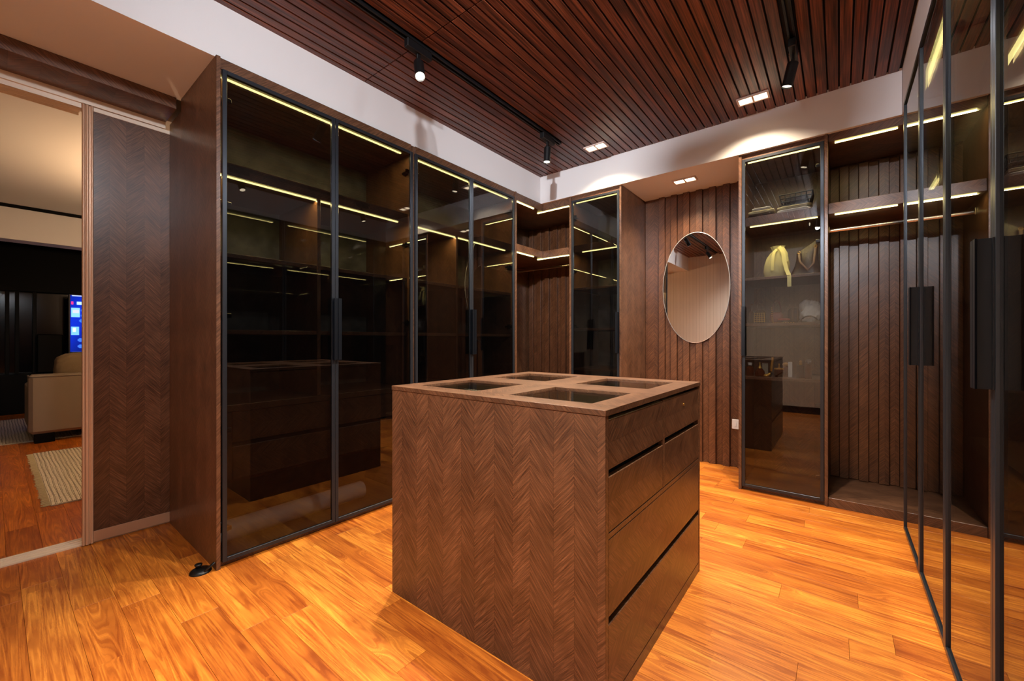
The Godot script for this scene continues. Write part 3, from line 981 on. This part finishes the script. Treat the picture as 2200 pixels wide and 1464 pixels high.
func shelf_display() -> void:
	# folded clothes on the lit shelf
	for q: Array in [["folded_clothes", 1.90, [[0.0, 0.012, M.cloth_black, 0.088], [0.024, 0.014, M.cloth_cream, 0.085], [0.05, 0.011, M.cloth_white, 0.064]], "small pile of cream and white folded cloths over a black one on the lit shelf"], ["folded_clothes", 2.105, [[0.0, 0.014, M.cloth_white, 0.105], [0.027, 0.012, M.cloth_cream, 0.104]], "cream folded cloths under the black basket on the lit shelf"]]:
		var t := thing(q[0], q[3], "clothes", Vector3(q[1], 2.0365, -0.155), 0, "folded clothes on the lit shelf of the bag cupboard")
		for l: Array in q[2]:
			var g := G.new()
			g.blob(Vector3(0.003 * l[0], l[0] + l[1], 0), Vector3(l[3], l[1] * 0.96, 0.075), 0.45, 0.35, 28, 10, 0.10, int(l[0] * 1000) + int(q[1] * 10))
			g.blob(Vector3(0.002, l[0] + l[1] * 1.3, 0.004), Vector3(l[3] * 0.98, l[1] * 0.55, 0.074), 0.5, 0.35, 28, 8, 0.12, int(l[0] * 1000) + 7)
			part(g, "folded_cloth", l[2], t)
	# black basket
	var t := thing("wire_basket", "black shallow slatted basket lying on the folded cream cloths", "basket", Vector3(2.115, 2.0895, -0.16))
	var g := G.new()
	var lo := [Vector3(-0.082, 0, 0.07), Vector3(0.082, 0, 0.07), Vector3(0.082, 0, -0.07), Vector3(-0.082, 0, -0.07)]
	var hi := [Vector3(-0.098, 0.075, 0.085), Vector3(0.098, 0.075, 0.085), Vector3(0.098, 0.075, -0.085), Vector3(-0.098, 0.075, -0.085)]
	for k in 4:
		for f: float in [0.0, 0.33, 0.66, 1.0]:
			g.tube([lo[k].lerp(hi[k], f), lo[(k + 1) % 4].lerp(hi[(k + 1) % 4], f)], 0.0045, 6)
		for f: float in [0.0, 0.17, 0.33, 0.5, 0.67, 0.83]:
			g.tube([lo[k].lerp(lo[(k + 1) % 4], f), hi[k].lerp(hi[(k + 1) % 4], f)], 0.0035, 6)
	g.box(Vector3(-0.08, -0.002, -0.068), Vector3(0.08, 0.003, 0.068))
	part(g, "basket_body", M.black, t)
	part(G.new().blob(Vector3(0, 0.036, 0), Vector3(0.074, 0.032, 0.062), 0.4, 0.4, 24, 10, 0.08, 5), "dark_cloth", M.cloth_black, t)
	# pale yellow drawstring bag
	t = thing("drawstring_bag", "pale yellow drawstring bag with a ribbon over the shelf edge", "bag", Vector3(1.985, 1.580, -0.17))
	var rows := []
	for p: Array in [[0.0, 0.060, 0.050], [0.006, 0.072, 0.060], [0.05, 0.080, 0.066], [0.10, 0.078, 0.062], [0.15, 0.066, 0.05], [0.185, 0.046, 0.034], [0.202, 0.030, 0.024], [0.214, 0.036, 0.028], [0.236, 0.046, 0.034]]:
		var line := PackedVector3Array()
		for j in 40:
			var a := TAU * j / 40
			var r := 1.0 + (0.02 + 0.55 * maxf(0.0, p[0] - 0.08)) * sin(a * 9.0 + p[0] * 12.0) + 0.03 * sin(a * 2.0 + p[0] * 20.0)
			line.append(Vector3(cos(a) * p[1] * r + p[0] * 0.06, p[0], -sin(a) * p[2] * r))
		rows.append(line)
	part(G.new().grid(rows), "bag_body", M.yellow_bag, t)
	g = G.new()
	strap(g, [Vector3(0.012, 0.208, 0.034), Vector3(0.03, 0.22, 0.05), Vector3(0.052, 0.18, 0.066), Vector3(0.062, 0.11, 0.085), Vector3(0.078, 0.04, 0.11), Vector3(0.092, 0.003, 0.128), Vector3(0.096, -0.012, 0.141), Vector3(0.097, -0.085, 0.142)], 0.012)
	strap(g, [Vector3(0.012, 0.208, 0.036), Vector3(-0.004, 0.19, 0.052), Vector3(-0.010, 0.13, 0.068), Vector3(-0.014, 0.05, 0.074)], 0.009)
	strap(g, [Vector3(0.014, 0.212, 0.034), Vector3(0.05, 0.215, 0.05), Vector3(0.072, 0.17, 0.05), Vector3(0.074, 0.11, 0.055)], 0.008)
	part(g, "ribbon", M.ribbon, t, "pale yellow ribbon")
	# big brown tote
	t = thing("tote_bag", "large slouching brown leather tote bag with brass rings", "bag", Vector3(2.158, 1.580, -0.30))
	g = G.new()
	rows = []
	for k in 9:
		var f := k / 8.0
		var line := PackedVector3Array()
		var w := lerpf(0.112, 0.070, f) - 0.018 * sin(f * PI)
		for j in 32:
			var a := TAU * j / 32
			var sx := signf(cos(a)) * pow(absf(cos(a)), 0.6)
			var sz := signf(sin(a)) * pow(absf(sin(a)), 0.7)
			line.append(Vector3(sx * w + f * 0.018, f * 0.235 + 0.05 * f * sx, -sz * lerpf(0.062, 0.018, f) * (1.0 + 0.08 * sin(a * 5.0 + f * 6.0))))
		rows.append(line)
	part(g.grid(rows), "bag_body", M.leather, t)
	g = G.new()
	strap(g, [Vector3(-0.035, 0.19, 0.032), Vector3(-0.03, 0.12, 0.06), Vector3(0.02, 0.05, 0.072), Vector3(0.055, 0.10, 0.062), Vector3(0.065, 0.22, 0.028)], 0.007)
	part(g, "handle", M.leather_tan, t)
	for p: Vector3 in [Vector3(-0.035, 0.19, 0.036), Vector3(0.065, 0.225, 0.032)]:
		g = G.new()
		var ring := []
		for k in 15:
			ring.append(p + Vector3(cos(TAU * k / 14.0), sin(TAU * k / 14.0), 0) * 0.009)
		part(g.tube(ring, 0.002, 6), "brass_ring", M.gold, t)
	# row of small bags
	var y := 1.2405
	bag(Vector3(1.808, y, -0.33), Vector3(0.020, 0.055, 0.04), M.leather_tan, "tan small handbag partly hidden behind the door stile", 0.06)
	t = bag(Vector3(1.873, y, -0.26), Vector3(0.042, 0.058, 0.034), M.leather_tan, "small tan woven handbag with an arched top, first from the left", 0.05)
	g = G.new()
	for k in 5:
		var lx := -0.034 + 0.017 * k
		g.tube([Vector3(lx, 0.012, 0.036), Vector3(lx, 0.05, 0.041), Vector3(lx * 0.9, 0.088, 0.034)], 0.0018, 5)
		g.tube([Vector3(-0.038, 0.02 + 0.016 * k, 0.037), Vector3(0.0, 0.02 + 0.016 * k, 0.041), Vector3(0.038, 0.02 + 0.016 * k, 0.037)], 0.0016, 5)
	part(g, "metal_mesh", M.gold, t)
	t = bag(Vector3(1.985, y, -0.24), Vector3(0.045, 0.045, 0.036), M.leather_rose, "rose leather handbag with a chain strap trailing on the shelf", 0.09)
	g = G.new()
	path_chain(g, [Vector3(-0.03, 0.12, 0.03), Vector3(-0.025, 0.05, 0.045), Vector3(-0.015, 0.006, 0.075), Vector3(0.05, 0.004, 0.10), Vector3(0.13, 0.004, 0.10)])
	part(g, "chain", M.gold, t)
	part(G.new().blob(Vector3(0.05, 0.03, 0.05), Vector3(0.04, 0.008, 0.02), 0.7, 0.7), "flap", sm(Color(0.65, 0.22, 0.20), 0.35), t, "red leather flap")
	t = bag(Vector3(2.09, y, -0.27), Vector3(0.043, 0.06, 0.04), M.leather, "brown bucket bag with two upright straps", 0.0)
	g = G.new()
	for s: float in [-0.022, 0.012]:
		g.tube([Vector3(s - 0.016, 0.03, 0.042), Vector3(s - 0.012, 0.115, 0.034), Vector3(s, 0.142, 0.02), Vector3(s + 0.012, 0.115, 0.034), Vector3(s + 0.018, 0.02, 0.042)], 0.0035, 8)
	part(g, "strap", M.leather_tan, t)
	# white dust bag with a dark handle
	t = thing("dust_bag", "crumpled white dust bag with a dark handle ring in front", "bag", Vector3(2.194, y, -0.235))
	g = G.new()
	g.blob(Vector3(0, 0.078, 0), Vector3(0.062, 0.078, 0.05), 0.75, 0.8, 30, 18, 0.42, 12)
	g.blob(Vector3(-0.02, 0.13, 0.0), Vector3(0.042, 0.036, 0.034), 0.9, 0.9, 24, 12, 0.5, 4)
	part(g, "bag_body", M.cloth_white, t)
	g = G.new()
	var arc := []
	for k in 13:
		arc.append(Vector3(-0.005 + 0.048 * cos(PI - PI * k / 12.0), 0.008 + 0.042 * sin(PI * k / 12.0), 0.058))
	g.tube(arc, 0.005, 8)
	g.box(Vector3(-0.055, 0.0, 0.03), Vector3(0.045, 0.008, 0.064), 0.002)
	part(g, "handle", M.leather_dark, t)
	# perfume
	y = 0.844
	var glass_bottle := func(at: Vector3, prof: Array, cap: Array, m: Material, cm: Material, label: String, seg := 20) -> Node3D:
		var b := thing("perfume_bottle", label, "perfume", at, PI / 4 if seg == 4 else 0.0, "perfume bottles on the low shelf of the bag cupboard")
		part(G.new().lathe(prof, seg, Transform3D(), true), "bottle", m, b)
		part(G.new().lathe(cap, 20 if seg == 4 else seg), "cap", cm, b)
		return b
	glass_bottle.call(Vector3(1.823, y, -0.13), [Vector2(0, 0), Vector2(0.024, 0), Vector2(0.025, 0.004), Vector2(0.025, 0.055), Vector2(0.02, 0.068), Vector2(0.007, 0.074), Vector2(0.007, 0.08), Vector2(0, 0.08)], [Vector2(0, 0.08), Vector2(0.014, 0.08), Vector2(0.016, 0.098), Vector2(0, 0.10)], M.amber, M.plastic, "round amber perfume bottle with a pale stopper, first from the left")
	glass_bottle.call(Vector3(1.890, y, -0.12), [Vector2(0, 0), Vector2(0.03, 0), Vector2(0.034, 0.008), Vector2(0.03, 0.04), Vector2(0.012, 0.062), Vector2(0.008, 0.068), Vector2(0, 0.068)], [Vector2(0, 0.068), Vector2(0.016, 0.06), Vector2(0.006, 0.082), Vector2(0.003, 0.105), Vector2(0, 0.108)], M.amber, M.gold, "squat amber perfume bottle with a pointed golden stopper")
	single(bx(-0.02, 0, -0.006, 0.02, 0.095, 0.006, 0.002), "perfume_box", M.card, "pale ribbed upright box behind the golden heel", "box", "", Vector3(1.914, y, -0.20))
	# golden heel-shaped bottle
	t = thing("perfume_bottle", "golden perfume bottle shaped like a high-heeled shoe", "perfume", Vector3(1.952, y, -0.11), 0, "perfume bottles on the low shelf of the bag cupboard")
	g = G.new()
	g.tube([Vector3(-0.03, 0.010, 0), Vector3(-0.012, 0.013, 0), Vector3(0.004, 0.022, 0), Vector3(0.012, 0.04, 0), Vector3(0.014, 0.075, 0), Vector3(0.019, 0.115, 0), Vector3(0.021, 0.145, 0)], 0.0058, 12, 1.5)
	g.blob(Vector3(-0.022, 0.008, 0), Vector3(0.022, 0.008, 0.013), 0.9, 0.9, 20, 10)
	part(g, "shoe", M.gold, t)
	t = glass_bottle.call(Vector3(2.012, y, -0.12), [Vector2(0, 0), Vector2(0.022, 0), Vector2(0.033, 0.018), Vector2(0.035, 0.036), Vector2(0.028, 0.055), Vector2(0.012, 0.064), Vector2(0, 0.065)], [Vector2(0, 0.072), Vector2(0.005, 0.072), Vector2(0.003, 0.085), Vector2(0.006, 0.095), Vector2(0, 0.102)], M.amber, M.gold, "round perfume bottle with a jewelled golden collar", 24)
	g = G.new()
	for k in 12:
		g.blob(Vector3(cos(TAU * k / 12.0) * 0.025, 0.061, sin(TAU * k / 12.0) * 0.025), Vector3.ONE * 0.0065, 1, 1, 8, 6)
	g.lathe([Vector2(0.0, 0.072), Vector2(0.02, 0.066), Vector2(0.028, 0.058)], 24)
	part(g, "collar", M.gold, t)
	t = glass_bottle.call(Vector3(2.045, y, -0.20), [Vector2(0, 0), Vector2(0.024, 0), Vector2(0.024, 0.065), Vector2(0.008, 0.075), Vector2(0, 0.075)], [Vector2(0, 0.075), Vector2(0.010, 0.075), Vector2(0.018, 0.083), Vector2(0.02, 0.094), Vector2(0.012, 0.104), Vector2(0, 0.106)], M.amber, M.gold, "amber perfume bottle with a flower-shaped golden cap")
	single(bx(-0.0125, 0, -0.012, 0.0125, 0.112, 0.012, 0.001), "perfume_box", M.plastic, "slim white upright perfume box in the middle of the perfume shelf", "box", "", Vector3(2.078, y, -0.15))
	glass_bottle.call(Vector3(2.142, y, -0.13), [Vector2(0, 0), Vector2(0.032, 0), Vector2(0.032, 0.092), Vector2(0, 0.092)], [Vector2(0, 0.093), Vector2(0.009, 0.093), Vector2(0.011, 0.106), Vector2(0.006, 0.112), Vector2(0.010, 0.122), Vector2(0, 0.128)], M.leather_dark, M.gold, "square dark brown perfume bottle with a golden cap", 4)
	glass_bottle.call(Vector3(2.188, y, -0.09), [Vector2(0, 0), Vector2(0.026, 0), Vector2(0.026, 0.105), Vector2(0, 0.105)], [Vector2(0, 0.106), Vector2(0.008, 0.107), Vector2(0.017, 0.116), Vector2(0.018, 0.126), Vector2(0.011, 0.137), Vector2(0, 0.139)], M.amber, M.crystal, "square tall perfume bottle with a crystal ball stopper, last on the right", 4)

func strap(g: G, p: Array, w: float) -> void:
	var rows := []
	for i in p.size():
		var d: Vector3 = (p[mini(i + 1, p.size() - 1)] - p[maxi(i - 1, 0)]).normalized()
		var s := d.cross(Vector3.BACK).normalized()
		if absf(d.z) > 0.8:
			s = Vector3.RIGHT
		var u := s.cross(d) * 0.0012
		rows.append(PackedVector3Array([p[i] - s * w - u, p[i] + s * w - u, p[i] + s * w + u, p[i] - s * w + u]))
	g.grid(rows)

func path_chain(g: G, p: Array) -> void:
	for i in p.size() - 1:
		for k in 5:
			g.blob(p[i].lerp(p[i + 1], k / 5.0), Vector3(0.0045, 0.0028, 0.0035), 1, 1, 8, 5)

func bag(at: Vector3, r: Vector3, m: Material, label: String, grip: float) -> Node3D:
	var t := thing("handbag", label, "handbag", at, 0, "handbags on the middle shelf of the bag cupboard")
	part(G.new().blob(Vector3(0, r.y, 0), r, 0.72, 0.62, 26, 14, 0.06, int(at.x * 100)), "bag_body", m, t)
	if grip > 0.0:
		var arc := []
		for k in 13:
			var a := PI * k / 12.0
			arc.append(Vector3(-cos(a) * r.x * 0.6, r.y * 1.92 + sin(a) * grip, 0))
		part(G.new().tube(arc, 0.004, 8), "handle", m, t)
	return t

func living_room() -> void:
	var t := thing("sofa", "beige fabric sofa seen from behind beyond the sliding door", "sofa")
	part(bx(-4.66, 0.10, 0.9, -4.38, 0.735, 3.24, 0.03), "backrest", M.fabric, t)
	part(bx(-5.45, 0.10, 3.06, -4.662, 0.62, 3.235, 0.04), "armrest", M.fabric, t)
	part(bx(-5.45, 0.10, 0.9, -4.662, 0.42, 3.058, 0.04), "seat", M.fabric, t)
	var pipe := G.new()
	pipe.tube([Vector3(-4.384, 0.72, 0.95), Vector3(-4.384, 0.722, 3.225), Vector3(-4.40, 0.722, 3.236), Vector3(-4.64, 0.722, 3.236)], 0.008, 8)
	part(pipe, "piping", M.fabric, t)
	for p: Vector2 in [Vector2(-4.46, 3.14), Vector2(-4.46, 1.0), Vector2(-5.38, 3.14), Vector2(-5.38, 1.0)]:
		part(bx(p.x - 0.06, 0.0 if p.x > -5.0 else 0.013, p.y - 0.09, p.x + 0.06, 0.10, p.y + 0.06, 0.004), "leg", M.lacquer, t)
	single(G.new().blob(Vector3.ZERO, Vector3(0.14, 0.21, 0.34), 0.62, 0.55, 32, 16, 0.10, 8), "sofa_cushion", M.velvet, "plump beige velvet cushion leaning over the back of the sofa", "cushion", "", Vector3(-4.805, 0.76, 2.70))
	# rugs with ribbed weave and fringe
	for q: Array in [[-3.79, -1.78, 1.2, 3.235, "pale ribbed rug with fringed edge on the near side of the sofa"], [-6.65, -4.56, 1.2, 4.9, "pale ribbed rug under and in front of the sofa"]]:
		var r := thing("woven_rug", q[4], "rug", Vector3.ZERO, 0, "pale ribbed rugs in the living room")
		var pl := bx(q[0], 0.0005, q[2], q[1], 0.008, q[3], 0.002)
		var n := int((q[3] - q[2]) / 0.024)
		for k in n:
			var z: float = lerpf(q[2] + 0.015, q[3] - 0.015, k / float(n - 1))
			var ends := []
			for m in 9:
				var x: float = lerpf(q[0], q[1], m / 8.0)
				var w := 0.003 * sin(m * 2.3 + k)
				ends.append(PackedVector3Array([Vector3(x, 0.0075, z - 0.0115 + w), Vector3(x, 0.0105, z - 0.007 + w), Vector3(x, 0.0105, z + 0.007 + w), Vector3(x, 0.0075, z + 0.0115 + w)]))
			pl.grid(ends, true, true, 1.0)
		for i in pl.t.size():
			pl.t[i] = Vector2(pl.v[i].x, pl.v[i].z) * 3.0
		part(pl, "pile", M.rug, r)
		var fg := G.new()
		for k in int((q[1] - q[0]) / 0.02):
			var x: float = q[0] + 0.01 + k * 0.02
			var sk := rng.randf_range(-0.008, 0.008)
			fg.tube([Vector3(x, 0.006, q[3] - 0.002), Vector3(x + sk, 0.003, q[3] + rng.randf_range(0.03, 0.045))], 0.003, 5)
		var fo := part(fg, "fringe", M.cloth_cream, r)
		fo.set_meta("kind", "stuff")
	# television
	t = thing("television", "large television showing a blue menu screen, partly behind the door stile", "television")
	part(bx(-7.20, 0.90, 1.0, -7.15, 1.84, 2.735, 0.004), "casing", M.black, t)
	part(bx(-7.549, 1.2, 1.6, -7.201, 1.5, 2.1, 0.004), "wall_bracket", M.black, t)
	var img := Image.create(192, 108, false, Image.FORMAT_RGB8)
	for j in 108:
		for i in 192:
			var v := 0.75 + 0.25 * sin(i * 0.05 + j * 0.03)
			img.set_pixel(i, j, Color(0.04 * v, 0.16 * v, 0.72 * v))
	# u runs from the right end of the screen as seen from the sofa side
	for q: Array in [[2, 0, 14, 2, Color(0.75, 0.8, 1)], [8, 12, 7, 6, Color(0.7, 0.9, 1)], [17, 13, 10, 5, Color(0.3, 0.5, 0.9)], [1, 12, 3, 6, Color(0.9, 0.2, 0.5)], [1, 24, 11, 18, Color(0.5, 0.75, 0.95)], [1, 60, 10, 16, Color(0.45, 0.7, 0.95)], [3, 62, 4, 8, Color(0.8, 0.95, 1)], [16, 48, 14, 17, Color(0.75, 0.15, 0.28)], [3, 28, 8, 6, Color(0.75, 0.75, 0.8)], [34, 24, 14, 20, Color(0.4, 0.6, 0.95)], [55, 48, 16, 18, Color(0.6, 0.3, 0.7)], [80, 24, 14, 20, Color(0.3, 0.55, 0.9)]]:
		img.fill_rect(Rect2i(q[0], q[1], q[2], q[3]), q[4])
	for q: Array in [[13, 25], [13, 35], [11, 45], [9, 82], [9, 94], [20, 95], [22, 82], [50, 90], [90, 70]]:
		for j in 7:
			for i in 9:
				if Vector2((i - 4) / 4.5, (j - 3) / 3.5).length() < 1.0:
					img.set_pixel(q[0] + i, q[1] + j, Color(0.22, 0.42, 0.88))
	var scr := StandardMaterial3D.new()
	scr.albedo_color = Color(0.02, 0.02, 0.02)
	scr.emission_enabled = true
	scr.emission = Color.WHITE
	scr.emission_operator = BaseMaterial3D.EMISSION_OP_MULTIPLY
	scr.emission_texture = ImageTexture.create_from_image(img)
	scr.emission_energy_multiplier = 1.5
	var g := G.new()
	var z0 := 2.715
	var z1 := 1.02
	var y0 := 0.925
	var y1 := 1.825
	g.quad(Vector3(-7.1495, y0, z0), Vector3(-7.1495, y0, z1), Vector3(-7.1495, y1, z1), Vector3(-7.1495, y1, z0), Vector3.RIGHT)
	for i in g.t.size():
		g.t[i] = Vector2((z0 - g.v[i].z) / (z0 - z1), (y1 - g.v[i].y) / (y1 - y0))
	part(g, "screen", scr, t)
	var sl := AreaLight3D.new()
	sl.name = "screen_light"
	t.add_child(sl)
	sl.position = Vector3(-7.14, 1.375, 1.87)
	sl.rotation.y = -PI / 2
	sl.area_size = Vector2(1.6, 0.85)
	sl.light_color = Color(0.25, 0.4, 1.0)
	sl.light_energy = 0.05
	sl.area_range = 10.0
	sl.shadow_enabled = true
	# black wall unit
	t = thing("wall_unit", "glossy black cabinet wall with glazed columns behind the television", "cabinet")
	part(bx(-7.84, 0, -0.5, -7.30, 0.60, 5.6, 0.004), "base_cabinet", M.lacquer, t)
	part(bx(-7.84, 1.86, -0.5, -7.42, 2.61, 5.6, 0.004), "upper_cabinet", M.lacquer, t)
	part(bx(-7.84, 0.602, -0.5, -7.55, 1.858, 5.6), "back_panel", M.gloss_black, t)
	for z: float in [3.07, 3.245, 3.34, 4.0, 4.6]:
		part(bx(-7.5495, 0.601, z - 0.02, -7.43, 1.859, z + 0.02, 0.002), "post", M.lacquer, t)
	part(bx(-7.4, 0.605, 2.78, -7.34, 1.20, 3.05, 0.01), "loudspeaker", M.lacquer, t)
	# unseen uplighter, placed behind the door to light the living room
	t = thing("unseen_floor_lamp", "unseen bowl-topped lamp behind the sliding door, placed to light the living room", "lamp", Vector3(-2.7, 0, 1.9))
	part(G.new().lathe([Vector2(0, 0.0005), Vector2(0.14, 0.0005), Vector2(0.14, 0.02), Vector2(0.015, 0.035), Vector2(0, 0.035)], 24), "base", M.bronze, t)
	part(G.new().lathe([Vector2(0.011, 0.036), Vector2(0.011, 1.79)], 14), "pole", M.bronze, t)
	part(G.new().lathe([Vector2(0.0, 1.791), Vector2(0.05, 1.80), Vector2(0.15, 1.86), Vector2(0.18, 1.90), Vector2(0.172, 1.90), Vector2(0.14, 1.865), Vector2(0.04, 1.81)], 28), "shade", sm(Color(0.8, 0.7, 0.55), 0.5), t)
	part(G.new().blob(Vector3(0, 1.87, 0), Vector3.ONE * 0.045, 1, 1, 20, 12), "bulb", glow(Color(1, 0.78, 0.5), 4.0), t)
	var up := SpotLight3D.new()
	up.name = "uplight"
	t.add_child(up)
	up.position = Vector3(0, 1.93, 0)
	up.rotation.x = PI / 2
	up.light_color = Color(1.0, 0.80, 0.58)
	up.light_energy = LIVING
	up.spot_angle = 77.0
	up.spot_angle_attenuation = 0.5
	up.spot_range = 14.0
	up.spot_attenuation = 2.0
	up.light_size = 0.05
	up.shadow_enabled = true
	var o := OmniLight3D.new()
	o.name = "bulb_light"
	t.add_child(o)
	o.position = Vector3(0, 1.96, 0)
	o.light_color = Color(1.0, 0.84, 0.66)
	o.light_energy = LIVING * 0.42
	o.light_size = 0.04
	o.omni_range = 14.0
	o.omni_attenuation = 2.0
	o.shadow_enabled = true

func _ready() -> void:
	rng.seed = 7
	setup()
	materials()
	shell()
	lamps()
	wardrobes()
	island()
	small_things()
	shelf_display()
	living_room()
